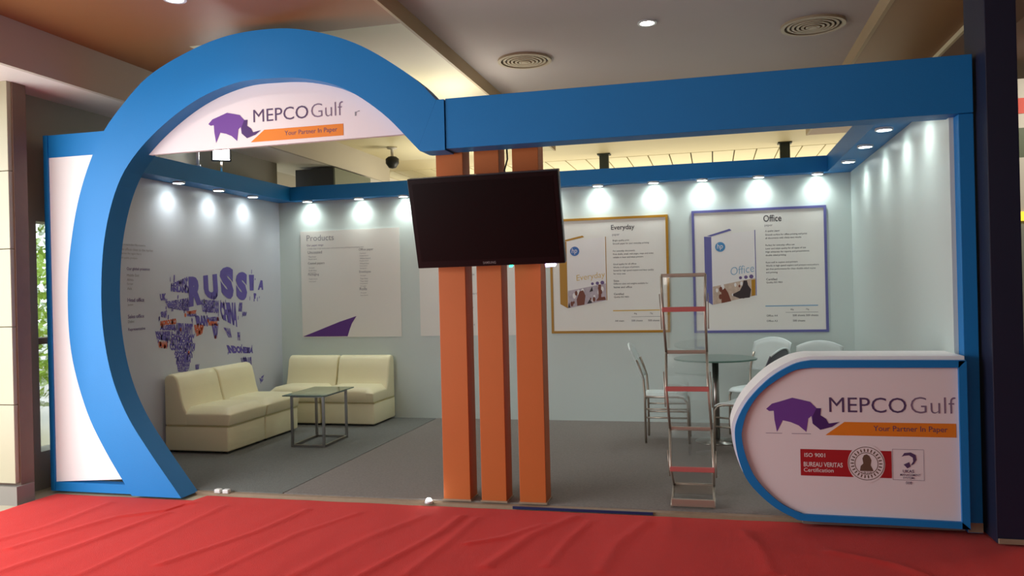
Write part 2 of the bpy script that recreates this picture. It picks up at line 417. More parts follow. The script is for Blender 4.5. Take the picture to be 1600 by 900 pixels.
def puck(x, y, label, group, e=9, wdir=(0, 0)):
    t = thing('puck_light', label, 'light', (x, y, 2.61), 0, group)
    MB().ring(.05, .062, -.018, 0).build('rim', 'lamp_housing', t)
    MB().lathe([(.05, -.002), (.05, -.016)]).build('lamp', 'lamp_glow', t)
    lamp('puck_bulb', 'SPOT', (x, y, 2.585), (x+wdir[0], y+wdir[1], 0), e, (.93, 1, .97), spot_size=2.5, spot_blend=1, shadow_soft_size=.04)
ords = ['first', 'second', 'third', 'fourth', 'fifth', 'sixth', 'seventh', 'eighth', 'ninth', 'tenth', 'eleventh']
for i, x in enumerate((-4.70, -4.03, -3.47, -2.9, -2.33, -1.76, -1.20, -.60, -.09, .485, 1.06)):
    if i < 3: lb = ('bright puck light of the back fascia, '+ords[i]+' from the left corner')
    elif i < 6: lb = 'puck light of the back fascia behind the television, '+ords[i]+' from the left corner'
    else: lb = 'bright puck light of the back fascia, '+['first', 'second', 'third', 'fourth', 'fifth'][i-6]+' to the right of the television'
    puck(x, YB-.085, lb, 'puck lights under the back fascia', 14)
for i, y in enumerate((6.75, 7.4, 8.04)):
    puck(-5.0, y, 'puck light under the left fascia, '+['nearest the arch', 'middle of the three', 'nearest the back corner'][i], 'puck lights under the left fascia', 12)
for i, y in enumerate((5.75, 6.37, 7.12, 7.97)):
    puck(1.24, y, 'puck light under the right fascia, '+['hidden by the front beam', 'just behind the front beam', 'middle one in view', 'nearest the back corner'][i], 'puck lights under the right fascia', 11)

# floodlight on the left fascia
fd = thing('floodlight', 'very bright small floodlight on a stem above the left fascia under the arch sign', 'light', (-4.98, 7.43, 2.80))
MB().tube([(0, 0, 0), (0, 0, .1)], .012).build('stem', 'steel_tube', fd)
rotf = Matrix.Translation((0, 0, .18)) @ (Vector((.56, -.8, -.15)).to_track_quat('Y', 'Z').to_matrix().to_4x4())
MB().box(-.1, .1, -.07, .0, -.075, .075, rot=rotf).build('housing', 'black', fd, .01)
MB().box(-.08, .08, .0, .006, -.055, .055, rot=rotf).build('lamp', 'flood_glow', fd)
sm = thing('fascia_rod', 'thin pale upright rod on the left fascia beside the floodlight', 'rod', (-4.98, 7.03, 2.80))
MB().tube([(0, 0, 0), (0, 0, .17)], .014).build('tube', 'lamp_housing', sm); MB().lathe([(.025, 0), (.025, .01)], 12).build('foot', 'lamp_housing', sm)

# ---- the arch
outer = [(-1.80, 2.795), (-1.95, 2.95), (-2.23, 3.15), (-2.47, 3.275), (-2.77, 3.37), (-3.05, 3.405), (-3.39, 3.39), (-3.71, 3.31), (-4.05, 3.165), (-4.28, 2.98), (-4.51, 2.72), (-4.70, 2.32), (-4.81, 1.85), (-4.84, 1.44), (-4.81, 1.04), (-4.69, .64), (-4.53, .34), (-4.30, 0)]
inner = [(-1.94, 2.47), (-2.19, 2.73), (-2.48, 2.93), (-2.78, 3.025), (-3.06, 3.05), (-3.34, 3.04), (-3.67, 2.94), (-4.0, 2.745), (-4.25, 2.52), (-4.39, 2.29), (-4.49, 1.96), (-4.53, 1.58), (-4.52, 1.23), (-4.45, .89), (-4.32, .6), (-4.13, .33), (-3.87, 0)]
N = 90
O = resample(cr([(x, 0, z) for x, z in outer]), N); I = resample(cr([(x, 0, z) for x, z in inner]), N)
def ringmesh(A, B, y0, y1):
    b = bmesh.new(); vs = [[b.verts.new((p.x, y, p.z)) for p in L] for L in (A, B) for y in (y0, y1)]   # Af, Ab, Bf, Bb
    af, ab, bf, bb = vs
    for i in range(len(A)-1):
        b.faces.new((af[i], af[i+1], bf[i+1], bf[i])); b.faces.new((ab[i], bb[i], bb[i+1], ab[i+1]))
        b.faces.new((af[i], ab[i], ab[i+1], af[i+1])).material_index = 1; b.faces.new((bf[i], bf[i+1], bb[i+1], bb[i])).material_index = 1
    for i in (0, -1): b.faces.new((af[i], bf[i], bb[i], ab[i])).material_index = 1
    bmesh.ops.recalc_face_normals(b, faces=b.faces)
    me = bpy.data.meshes.new('ring'); b.to_mesh(me); b.free(); return me
ar = thing('entrance_arch', 'large bright blue curved arch framing the left part of the stall', 'arch', (0, 0, 0))
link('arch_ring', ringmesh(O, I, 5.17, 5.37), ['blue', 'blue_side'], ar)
mid = [o_.lerp(i_, .6) for o_, i_ in zip(O, I)]
left = [p for p in mid if p.x < -4.0 and p.z < 2.60]
# white side board with blue border, joined to the outer edge of the ring
def cut(L, z):
    for a_, b_ in zip(L, L[1:]):
        if (a_.z-z)*(b_.z-z) <= 0 and a_.x < -4 and b_.x < -4: return a_.lerp(b_, (z-a_.z)/(b_.z-a_.z))
left = [cut(O, 2.61)]+[p for p in O if p.x < -4.0 and p.z < 2.60]; lt = [cut(O, 2.785)]
bd = MB().box(-5.075, -5.035, 5.21, 5.34, 0, 2.785).build('side_border', 'blue', ar)
P = [(-5.035, 5.225, .07), (-5.035, 5.225, 2.61)]+[(p.x-.001, 5.225, p.z) for p in left if p.z > .07]
MB().poly(P, (0, .05, 0)).build('white_board', 'panel_white', ar)
MB().poly([(-5.035, 5.22, 2.61), (-5.035, 5.22, 2.785), (lt[0].x-.001, 5.22, 2.785), (left[0].x-.001, 5.22, 2.61)], (0, .12, 0)).build('top_border', 'blue', ar)
box('bottom_border', 'blue', -5.035, -4.34, 5.215, 5.30, 0, .07, ar)
# sign under the arch
sg = thing('arch_sign', 'white segment sign with purple rhino logo and company name under the arch', 'sign', (0, 0, 0))
seg = [p for p in I if p.z > 2.575]
MB().poly([(p.x, 5.30, p.z) for p in seg], (0, .04, 0)).build('sign_board', 'sign_white', sg)
RH = [(0.295, 0.727), (0.329, 0.759), (0.381, 0.775), (0.448, 0.797), (0.506, 0.784), (0.55, 0.773), (0.585, 0.735), (0.611, 0.735), (0.606, 0.693), (0.638, 0.671), (0.652, 0.644), (0.713, 0.654), (0.67, 0.625), (0.604, 0.605), (0.561, 0.642), (0.555, 0.688), (0.537, 0.673), (0.524, 0.591), (0.481, 0.629), (0.437, 0.648), (0.39, 0.659), (0.355, 0.588), (0.342, 0.662), (0.339, 0.716), (0.313, 0.714)]
def logo(parent, y, x0, z0, sc, thin_lines=True):
    # x0,z0: position of the counter-logo origin (.295,.58); sc: scale
    fn = lambda a, z: (x0+(a-.295)*sc, y, z0+(z-.58)*sc)
    Print(fn).poly(RH).build('rhino_emblem', 'logo_purple', parent)
    fn2 = lambda a, z: (x0+(a-.295)*sc, y-.0008, z0+(z-.58)*sc)
    Print(fn2).poly([(.585, .735), (.611, .735), (.606, .693), (.638, .671), (.652, .644), (.713, .654), (.67, .625), (.604, .605), (.561, .642), (.563, .69)]).build('rhino_head', 'logo_dark', parent)
    Print(fn).text('MEPCO', ((.657, .802), (1.083, .802), (1.083, .712), (.657, .712)), -.002).build('name_lettering', 'logo_text', parent)
    Print(fn).text('Gulf', ((1.105, .808), (1.345, .808), (1.345, .712), (1.105, .712)), -.012).build('thin_lettering', 'logo_thin', parent)
    Print(fn).poly([(.632, .574), (1.345, .574), (1.345, .655), (.74, .655)]).build('orange_bar', 'logo_orange', parent)
    Print(fn2).text('Your Partner In Paper', ((.90, .636), (1.30, .636), (1.30, .594), (.90, .594)), 0).build('slogan_lettering', 'logo_text', parent)
    if thin_lines:
        Print(fn).rect(.29, .385, .578, .581).rect(.44, .55, .578, .581).build('ground_lines', 'logo_thin', parent)
logo(sg, 5.298, -3.655, 2.635, 1.05, False)
Print(lambda a, z: (a, 5.298, z)).text('r', ((-2.46, 2.79), (-2.42, 2.80), (-2.42, 2.77), (-2.46, 2.76))).build('faint_mark', 'ink_soft', sg)

# ---- the long beam and the posts
bm_ = thing('front_beam', 'long dark blue front beam running right from the arch to the corner post', 'beam', (0, 0, 0))
box('beam_body', 'blue', -1.74, 1.49, 5.18, 5.36, 2.46, 2.80, bm_, .003)
MB().poly([(-1.799, 5.17, 2.795), (-1.94, 5.17, 2.469), (-1.925, 5.17, 2.455), (-1.90, 5.17, 2.45), (-1.745, 5.17, 2.45), (-1.745, 5.17, 2.795)], (0, .19, 0)).build('joint_panel', 'blue', bm_)
cp = thing('corner_post', 'narrow blue corner post at the right end of the stall front', 'post', (1.45, 5.25, .004))
box('post_body', 'blue', -.035, .045, -.05, .08, 0, 2.455, cp, .003)
box('foot', 'threshold_wood', -.035, .045, -.052, -.05, .004, .06, cp)
for i, (x0, x1) in enumerate(((-1.885, -1.687), (-1.605, -1.425), (-1.33, -1.145))):
    t = thing('orange_post', 'square orange post behind the television, '+['leftmost of three', 'middle of three', 'rightmost of three'][i], 'post', ((x0+x1)/2, 5.462, .013), 0, 'orange posts under the beam')
    h = (x1-x0)/2
    box('post_body', 'orange', -h, h, -.085, .085, 0, 2.79-.013, t, .003)
    box('base_plate', 'threshold_wood', -h-.006, h+.006, -.09, .09, 0, .012, t)

# ---- television
tv = thing('television', 'large flat black television hung forward-tilted on the orange posts', 'television', (0, 0, 0))
tl, tr, br, bl = Vector((-1.985, 5.09, 2.256)), Vector((-.945, 5.09, 2.262)), Vector((-.962, 5.26, 1.662)), Vector((-1.995, 5.26, 1.650))
ex = (tr-tl).normalized(); ez = ((tl+tr)/2-(bl+br)/2).normalized(); ey = ez.cross(ex).normalized(); ez = ex.cross(ey)
if ey.y < 0: ey = -ey
cen = (tl+tr+br+bl)/4
RT = Matrix.Translation(cen) @ Matrix((ex, ey, ez)).transposed().to_4x4()
W, H = .52, .312
MB().box(-W, W, -.005, .055, -H, H, rot=RT).build('casing', 'tv_edge', tv, .006)
MB().box(-W+.004, W-.004, -.012, -.004, -H+.004, H-.004, rot=RT).build('bezel', 'tv_black', tv, .003)
MB().box(-W+.035, W-.035, -.0135, -.011, -H+.05, H-.035, rot=RT).build('screen', 'tv_screen', tv)
Print(lambda a, z: tuple(RT @ Vector((a, -.0128, z)))).text('SAMSUNG', ((-.045, -H+.035), (.045, -H+.035), (.045, -H+.018), (-.045, -H+.018)), .01).build('maker_lettering', 'tv_logo', tv)
MB().box(.135, .155, -.013, .03, -H-.012, -H, rot=RT).build('status_light', 'led_green', tv)
MB().box(.385, .45, -.013, .03, -H-.018, -H, rot=RT).build('side_light', 'led_violet', tv)
MB().box(-.25, .25, .05, .10, -.12, .12, rot=RT).build('wall_bracket', 'black', tv)
MB().tube([(-1.375, 5.42, 2.47), (-1.37, 5.41, 2.4), (-1.385, 5.38, 2.32), (-1.36, 5.3, 2.24), (-1.36, 5.27, 2.2)], .006).build('power_cable', 'black', tv)

# ---- posters on the back wall
YP = YB-.012
def poster(label, x0, x1, z0, z1, frame, t=.026):
    p = thing('wall_poster', label, 'poster', ((x0+x1)/2, YB-.006, (z0+z1)/2))
    q = bpy.data.objects.new  # noqa
    p.location = (0, 0, 0)
    box('sheet', 'poster_white', x0+.002, x1-.002, YP, YB-.001, z0+.002, z1-.002, p)
    if frame:
        for n_, a in (('frame_strip', (x0, x1, z1-t, z1)), ('frame_strip', (x0, x1, z0, z0+t)), ('frame_strip', (x0, x0+t, z0+t, z1-t)), ('frame_strip', (x1-t, x1, z0+t, z1-t))):
            box(n_, frame, a[0], a[1], YP-.008, YB-.001, a[2], a[3], p)
    return p
pf = lambda a, z: (a, YP-.0012, z)
pf2 = lambda a, z: (a, YP-.0024, z)
pf3 = lambda a, z: (a, YP-.0036, z)
# 1: white sheet with purple wedge
p1 = poster('white product poster with a purple wedge above the back sofa', -4.845, -3.56, .965, 2.25, None)
Print(pf).poly([(-4.84, .975), (-4.25, .975), (-4.22, 1.06), (-4.19, 1.13), (-4.13, 1.215), (-4.35, 1.15)]).build('purple_wedge', 'purple_wedge', p1)
Print(pf).line('Products', -4.76, 2.13, .07, -.003).build('title', 'ink_soft', p1); Print(pf).line('Our paper range', -4.76, 2.06, .03, 0, .3).build('subtitle', 'ink_purple', p1)
a = Print(pf)
for i, (tx, zz) in enumerate((('Uncoated', 1.975), ('Coated papers', 1.84), ('Packaging', 1.705))):
    a.line(tx, -4.75, zz, .035, .01)
for i, (tx, zz) in enumerate((('Office paper', 1.985), ('Envelopes', 1.72), ('Rolls', 1.52))): a.line(tx, -4.08, zz, .035, .01)
a.build('headings', 'ink_soft', p1)
a = Print(pf); rnd = random.Random(3)
wd = ['Wood free', 'White board', 'Kraft liner', 'Test liner', 'Newsprint', 'Copy paper', 'Carbonless', 'Ivory board', 'Art paper', 'Duplex board', 'Cup stock']
for x, zs in ((-4.74, (1.93, 1.90, 1.795, 1.765, 1.735, 1.66, 1.63)), (-4.07, (1.95, 1.92, 1.89, 1.86, 1.83, 1.80, 1.77, 1.685, 1.65, 1.62, 1.59, 1.56, 1.48, 1.45))):
    for zz in zs: a.line(rnd.choice(wd), x, zz, .018, 0, .35)
a.line('A wide range of high quality paper and board for every printing and packaging need', -4.75, 2.025, .02, 0, .95)
a.build('body_lines', 'ink_soft', p1)
# 2: sheet behind the posts
p2 = poster('white poster with short lines of print behind the orange posts', -3.325, -2.08, .968, 2.25, None)
a = Print(pf)
for i, zz in enumerate((1.64, 1.60, 1.40, 1.36, 1.16, 1.12, 1.96, 1.9)): a.line(rnd.choice(wd), -2.50, zz, .03, 0, .35)
for i, zz in enumerate((1.66, 1.48, 1.44, 1.28, 1.08)): a.line(rnd.choice(wd), -2.82, zz, .026, 0, .28)
a.build('body_lines', 'ink_soft', p2)
Print(pf).rect(-3.325, -3.29, 1.78, 1.86).line('Red', -3.2, 1.95, .05).build('red_mark', 'sign_red', p2)
# 3 and 4: framed posters with a ream of paper
def ream(p, X, Z, spine, logoc, word, wcol, photo):
    # X: spine_l, front_l, front_r ; Z: front top l, top r, bottom l, bottom r
    xs, xl, xr = X; ztl, ztr, zbl, zbr = Z
    Print(pf).poly([(xs, ztl+.005), (xs, zbl+.05), (xl, zbl), (xl, ztl)]).poly([(xs+.03, ztl+.012), (xl, ztl+.004), (xr-.24, ztr+.004), (xr-.26, ztr+.022)]).poly([(xr-.008, ztr), (xr, ztr), (xr, zbr), (xr-.008, zbr)]).build('ream_spine', spine, p)
    Print(pf).poly([(xl, ztl), (xl, zbl), (xr-.008, zbr), (xr-.008, ztr)]).build('ream_front', 'print_white', p)
    lz = ztl-.11
    Print(pf2).disc(xl+.09, lz, .052).build('round_emblem', logoc, p)
    Print(pf3).text('hp', ((xl+.062, lz+.035), (xl+.122, lz+.035), (xl+.114, lz-.035), (xl+.054, lz-.035)), .0).build('emblem_letters', 'print_white', p)
    zw = 1.565 if spine == 'gold' else 1.59
    ww = .315 if spine == 'gold' else .24; z1 = 1.565 if spine == 'gold' else 1.60
    Print(pf2).text(word, ((xr-.02-ww, z1+.065), (xr-.02, z1+.10), (xr-.02, z1+.015), (xr-.02-ww, z1-.02)), -.006).build('ream_word', wcol, p)
    m_ = Print(pf2)
    for k in range(3): m_.disc(xr-.16+.055*k, zw-.035+.005*k, .016+.003*k, 10)
    m_.build('small_seals', 'ink_purple', p)
    hb = .21
    Print(pf2).poly([(xl+.004, zbl+.002), (xr-.01, zbr+.002), (xr-.01, zbr+.185), (xl+.004, zbl+.195)]).build('photo_strip', photo, p)
    rn = random.Random(int(xl*100)); m_ = Print(lambda a, z: (a, YP-.003, z)); m2 = Print(lambda a, z: (a, YP-.0032, z))
    for k in range(16):
        f = rn.uniform(.08, .9); x = xl+f*(xr-xl); zb = zbl+f*(zbr-zbl)+rn.uniform(.02, .17); r_ = rn.uniform(.012, .03)
        (m_ if k % 2 else m2).disc(x, zb, r_*.7, 7, r_*1.2)
    m_.build('photo_highlights', 'print_white', p)['kind'] = 'stuff'; m2.build('photo_patches', 'photo_brown', p)['kind'] = 'stuff'
    return xl, xr, zbl, zbr
q = poster('gold-framed paper poster titled Everyday, right of the television', -1.765, -.46, .985, 2.258, 'gold')
xl, xr, zl, zr = ream(q, (-1.66, -1.575, -1.135), (2.005, 2.045, 1.262, 1.345), 'gold', 'hp_blue', 'Everyday', 'gold_text', 'photo_pale')
Print(pf3).poly([(-1.47, 1.29), (-1.39, 1.30), (-1.375, 1.40), (-1.40, 1.46), (-1.44, 1.45), (-1.475, 1.36)]).build('photo_figure', 'photo_brown', q)
Print(pf3).poly([(-1.26, 1.34), (-1.15, 1.35), (-1.16, 1.385), (-1.2, 1.38), (-1.2, 1.52), (-1.23, 1.52), (-1.23, 1.38)]).build('photo_figure', 'photo_brown', q)
Print(pf3).poly([(-1.575, 1.27), (-1.545, 1.27), (-1.56, 1.33)]).poly([(-1.36, 1.31), (-1.30, 1.32), (-1.33, 1.36)]).poly([(-1.33, 1.44), (-1.29, 1.45), (-1.30, 1.50)]).build('photo_shadows', 'photo_dark', q)
def column(p, x, z0, title, twid, rule, rcol, groups, table):
    Print(pf).line(title, x-.0, z0, .07, .01, twid).build('title', 'ink', p)
    Print(pf).line('paper', x+.01, z0-.055, .025).build('subtitle', 'ink_soft', p)
    a = Print(pf)
    for z, s in groups: a.line(s, x+.015, z, .022, .006)
    a.build('body_lines', 'ink', p)
    Print(pf).rect(x, x+.52, rule, rule+.012).build('rule', rcol, p)
    a = Print(pf).rect(x+.2, x+.52, rule-.065, rule-.062)
    for dx, dz, s in table: a.line(s, x+dx, rule-dz, .02, .004)
    a.build('size_table', 'ink', p)
column(q, -1.075, 2.10, 'Everyday', .255, 1.222, 'gold_text',
    [(1.985, 'Bright quality print'), (1.95, 'Smooth paper for your everyday printing'), (1.87, 'For everyday documents'), (1.835, 'Print drafts, email, web pages, maps and notes'), (1.80, 'reliable in laser and inkjet printers'),
     (1.725, 'Good quality for all offices'), (1.69, 'Works in all types of printers'), (1.655, 'Suited for high speed copiers and laser quality'), (1.62, 'for many uses'),
     (1.545, 'Sizes'), (1.51, 'Different sizes and weights available for'), (1.475, 'home and office'), (1.40, 'Certified'), (1.365, 'Quality ISO 9001')],
    [(.23, .04, '80g'), (.4, .04, '75g'), (.02, .115, 'A4 ream'), (.2, .115, '500 sheets'), (.38, .115, '500 sheets')])
q = poster('violet-framed paper poster titled Office on the right part of the back wall', -.21, 1.145, .975, 2.283, 'violet_frame')
xl, xr, zl, zr = ream(q, (-.085, -.01, .44), (1.998, 2.055, 1.272, 1.365), 'violet_frame', 'hp_blue_pale', 'Office', 'pale_blue_text', 'photo_tan')
Print(pf3).poly([(.27, 1.335), (.37, 1.345), (.385, 1.43), (.355, 1.475), (.345, 1.525), (.31, 1.525), (.30, 1.475), (.27, 1.42), (.20, 1.385), (.20, 1.365)]).build('photo_figure_dark', 'photo_dark', q)
Print(pf3).poly([(.08, 1.29), (.18, 1.31), (.15, 1.4), (.12, 1.45), (.08, 1.42)]).build('photo_figure_brown', 'photo_brown', q)
Print(pf3).poly([(.39, 1.36), (.425, 1.365), (.43, 1.535), (.39, 1.53)]).build('photo_curtain', 'gold', q)
column(q, .525, 2.135, 'Office', .18, 1.245, 'pale_blue_text',
    [(2.025, 'A quality paper'), (1.985, 'Smooth surface for office printing and print'), (1.95, 'all documents with sharp text results'), (1.875, 'Perfect for everyday office use'), (1.84, 'Laser and inkjet quality for all types of use'), (1.805, 'High whiteness for reports and presentations'), (1.77, 'double sided printing'),
     (1.695, 'Runs well in copiers and printers'), (1.66, 'Works in high speed copiers and printers everywhere'), (1.625, 'jam free performance for clean double sided copies'), (1.59, 'and printing'), (1.52, 'Certified'), (1.485, 'Quality ISO 9001')],
    [(.25, .045, '80g'), (.4, .045, '75g'), (.01, .105, 'Office A4'), (.27, .105, '500 sheets'), (.4, .105, '500 sheets'), (.01, .16, 'Office A3'), (.27, .16, '500 sheets')])

# ---- world map of country names on the left wall
mp = thing('world_map_print', 'purple and orange world map made of country names on the left wall', 'wall print', (0, 0, 0))
mf = lambda a, z: (XL+.0015, a, z)
MAPQ = {'K': [(7.042, 1.696), (7.268, 1.698), (7.257, 1.411), (7.045, 1.389)], 'U': [(7.284, 1.708), (7.524, 1.73), (7.546, 1.434), (7.291, 1.487)], 'S': [(7.56, 1.8), (7.834, 1.815), (7.818, 1.428), (7.598, 1.502)], 'S2': [(7.866, 1.755), (8.103, 1.758), (8.077, 1.422), (7.872, 1.457)], 'I': [(8.127, 1.727), (8.234, 1.728), (8.218, 1.547), (8.142, 1.547)], 'A': [(8.278, 1.675), (8.506, 1.654), (8.422, 1.552), (8.303, 1.552)], 'scan': [(6.77, 1.622), (7.027, 1.696), (7.051, 1.528), (6.767, 1.55)], 'eur': [(6.682, 1.453), (7.049, 1.482), (7.044, 1.342), (6.72, 1.389)], 'kaz': [(7.244, 1.459), (7.546, 1.444), (7.541, 1.305), (7.254, 1.335)], 'china': [(7.545, 1.424), (7.888, 1.416), (7.877, 1.139), (7.588, 1.244)], 'iran': [(7.131, 1.301), (7.346, 1.293), (7.342, 1.177), (7.158, 1.206)], 'mid': [(7.0, 1.344), (7.163, 1.357), (7.161, 1.281), (7.013, 1.297)], 'saudi': [(7.113, 1.208), (7.28, 1.2), (7.246, 1.106), (7.138, 1.084)], 'india': [(7.407, 1.203), (7.553, 1.206), (7.497, 1.042), (7.449, 1.045)], 'pak': [(7.346, 1.274), (7.539, 1.276), (7.519, 1.178), (7.358, 1.186)], 'alg': [(6.609, 1.269), (6.841, 1.285), (6.837, 1.167), (6.593, 1.181)], 'lib': [(6.839, 1.24), (7.098, 1.218), (7.094, 1.115), (6.835, 1.131)], 'nig': [(6.527, 1.176), (6.753, 1.163), (6.75, 1.064), (6.551, 1.096)], 'sud': [(6.752, 1.136), (7.124, 1.113), (7.091, 1.022), (6.749, 1.046)], 'gha': [(6.568, 1.077), (6.709, 1.067), (6.693, 0.997), (6.574, 1.015)], 'con': [(6.722, 1.048), (7.151, 1.017), (7.118, 0.945), (6.747, 0.975)], 'ang': [(6.788, 0.971), (7.088, 0.947), (7.056, 0.875), (6.799, 0.898)], 'saf': [(6.827, 0.896), (7.07, 0.874), (7.023, 0.785), (6.837, 0.804)], 'saf2': [(6.837, 0.804), (7.038, 0.783), (6.977, 0.734), (6.85, 0.757)], 'mad': [(7.118, 0.803), (7.188, 0.802), (7.17, 0.742), (7.125, 0.746)], 'sea': [(7.618, 1.153), (7.736, 1.137), (7.767, 1.034), (7.698, 1.038)], 'phi': [(7.875, 1.088), (7.928, 1.085), (7.924, 0.993), (7.878, 0.996)], 'indo': [(7.661, 0.961), (8.198, 0.889), (8.176, 0.827), (7.708, 0.867)], 'aus': [(7.906, 0.798), (8.156, 0.787), (8.147, 0.576), (7.966, 0.689)], 'nz': [(8.298, 0.527), (8.398, 0.559), (8.376, 0.497), (8.315, 0.461)], 'jap': [(7.924, 1.415), (7.996, 1.414), (7.974, 1.31), (7.902, 1.313)], 'jap2': [(7.974, 1.31), (8.073, 1.307), (8.044, 1.245), (7.971, 1.248)], 'uk': [(6.605, 1.525), (6.699, 1.533), (6.696, 1.461), (6.616, 1.463)], 'spa': [(6.612, 1.357), (6.706, 1.363), (6.69, 1.292), (6.618, 1.304)], 'kam': [(8.217, 1.515), (8.263, 1.514), (8.253, 1.45), (8.222, 1.451)]}
NM = {'K': 'R', 'U': 'U', 'S': 'S', 'S2': 'S', 'I': 'I', 'A': 'A'}
ctr = {'scan': [['NORWAY'], ['FINLAND']], 'eur': [['POLAND', 'LATVIA'], ['GERMANY', 'UKRAINE'], ['FRANCE', 'ITALY', 'ROMANIA']], 'kaz': [['KAZAKHSTAN'], ['UZBEKISTAN']], 'china': [['CHINA']], 'iran': [['IRAN']], 'mid': [['TURKEY'], ['SYRIA', 'IRAQ']], 'saudi': [['SAUDI'], ['YEMEN']], 'india': [['INDIA']], 'pak': [['PAKISTAN'], ['NEPAL']], 'alg': [['MOROCCO'], ['ALGERIA']], 'lib': [['LIBYA', 'EGYPT']], 'nig': [['MALI', 'NIGER'], ['NIGERIA']], 'sud': [['CHAD', 'SUDAN'], ['ETHIOPIA']], 'gha': [['GHANA']], 'con': [['CONGO', 'KENYA']], 'ang': [['ANGOLA'], ['ZAMBIA']], 'saf': [['NAMIBIA'], ['BOTSWANA']], 'saf2': [['SOUTH AFRICA']], 'mad': [['MADAG']], 'sea': [['THAI']], 'phi': [['PH']], 'indo': [['INDONESIA']], 'aus': [['AUSTRALIA']], 'nz': [['NZ']], 'jap': [['KOREA']], 'jap2': [['JAPAN']], 'uk': [['UK']], 'spa': [['SPAIN']], 'kam': [['I']]}
def bil(q, a, b):   # b: 0 bottom, 1 top
    tl, tr, br, bl = q
    return ((1-a)*(b*tl[0]+(1-b)*bl[0])+a*(b*tr[0]+(1-b)*br[0]), (1-a)*(b*tl[1]+(1-b)*bl[1])+a*(b*tr[1]+(1-b)*br[1]))
for k, qd in MAPQ.items():
    if k in NM:
        Print(mf).text(NM[k], qd, .075).build('country_letter', 'map_purple', mp)
        continue
    rows = ctr[k]; nr = len(rows)
    for ri, row in enumerate(rows):
        nc = len(row)
        for ci, nm in enumerate(row):
            a0, a1 = ci/nc+.005, (ci+1)/nc-.005; b1, b0 = 1-ri/nr+.01, 1-(ri+1)/nr-.0
            sub = (bil(qd, a0, b1), bil(qd, a1, b1), bil(qd, a1, b0), bil(qd, a0, b0))
            org = nm in ('TURKEY', 'SAUDI', 'YEMEN', 'GHANA', 'MOROCCO', 'NEPAL')
            Print(mf).text(nm, sub, .075).build('country_name', 'map_orange' if org else 'map_purple', mp)
# scattered small marks of the map
a = Print(mf); rnd = random.Random(11)
for (y0, y1, z0, z1, n) in ((6.56, 7.1, 1.0, 1.28, 26), (6.8, 7.1, .78, 1.0, 12), (6.68, 7.05, 1.33, 1.5, 14), (6.75, 7.05, 1.52, 1.68, 12), (7.2, 7.55, 1.2, 1.5, 18), (7.55, 7.9, 1.2, 1.42, 12), (7.92, 8.14, .62, .78, 7), (8.0, 8.35, 1.40, 1.75, 8), (7.66, 8.2, .84, .92, 6)):
    for _ in range(n):
        y = rnd.uniform(y0, y1); z = rnd.uniform(z0, z1); s_w = rnd.uniform(.008, .018); h = rnd.uniform(.02, .05)
        a.poly([(y, z), (y+s_w, z+rnd.uniform(-.01, .01)), (y+s_w*1.1, z+h), (y+.003, z+h*.9)])
a.build('small_islands', 'map_purple', mp)['kind'] = 'stuff'
a = Print(mf)
for (y, z) in ((6.63, 1.22), (6.6, 1.05), (6.66, 1.02), (6.98, 1.31), (7.05, 1.33), (7.2, 1.13), (7.24, 1.16), (7.18, 1.2), (7.47, 1.06), (6.9, 1.17), (7.02, .93), (6.78, 1.25), (7.35, 1.24), (7.52, 1.25)):
    a.disc(y, z, .016, 7, .022)
a.build('orange_marks', 'map_orange', mp)['kind'] = 'stuff'
# paragraph and side list
a = Print(mf)
for i, (z, s) in enumerate(((1.965, 'We export our paper to customers in more than fifty countries'), (1.925, 'all over the world with sales offices close to the market'), (1.885, 'and a strong network of partners across the region that is'), (1.845, 'ready to serve every customer with quality products')) ):
    a.line(s, 5.75, z, .024, .0, 1.45)
a.build('paragraph', 'ink_soft', mp)
a = Print(mf)
for z, s in ((1.74, 'Our global presence'), (1.46, 'Head office'), (1.31, 'Sales office'), (1.19, 'Representative')): a.line(s, 6.17, z, .035, .012)
a.build('list_headings', 'ink_purple', mp)
a = Print(mf)
for z, s in ((1.69, 'Middle East'), (1.65, 'Africa'), (1.61, 'Europe'), (1.57, 'Asia'), (1.42, 'Jeddah'), (1.27, 'Dubai')): a.line(s, 6.17, z, .024)
a.build('list_lines', 'ink_soft', mp)

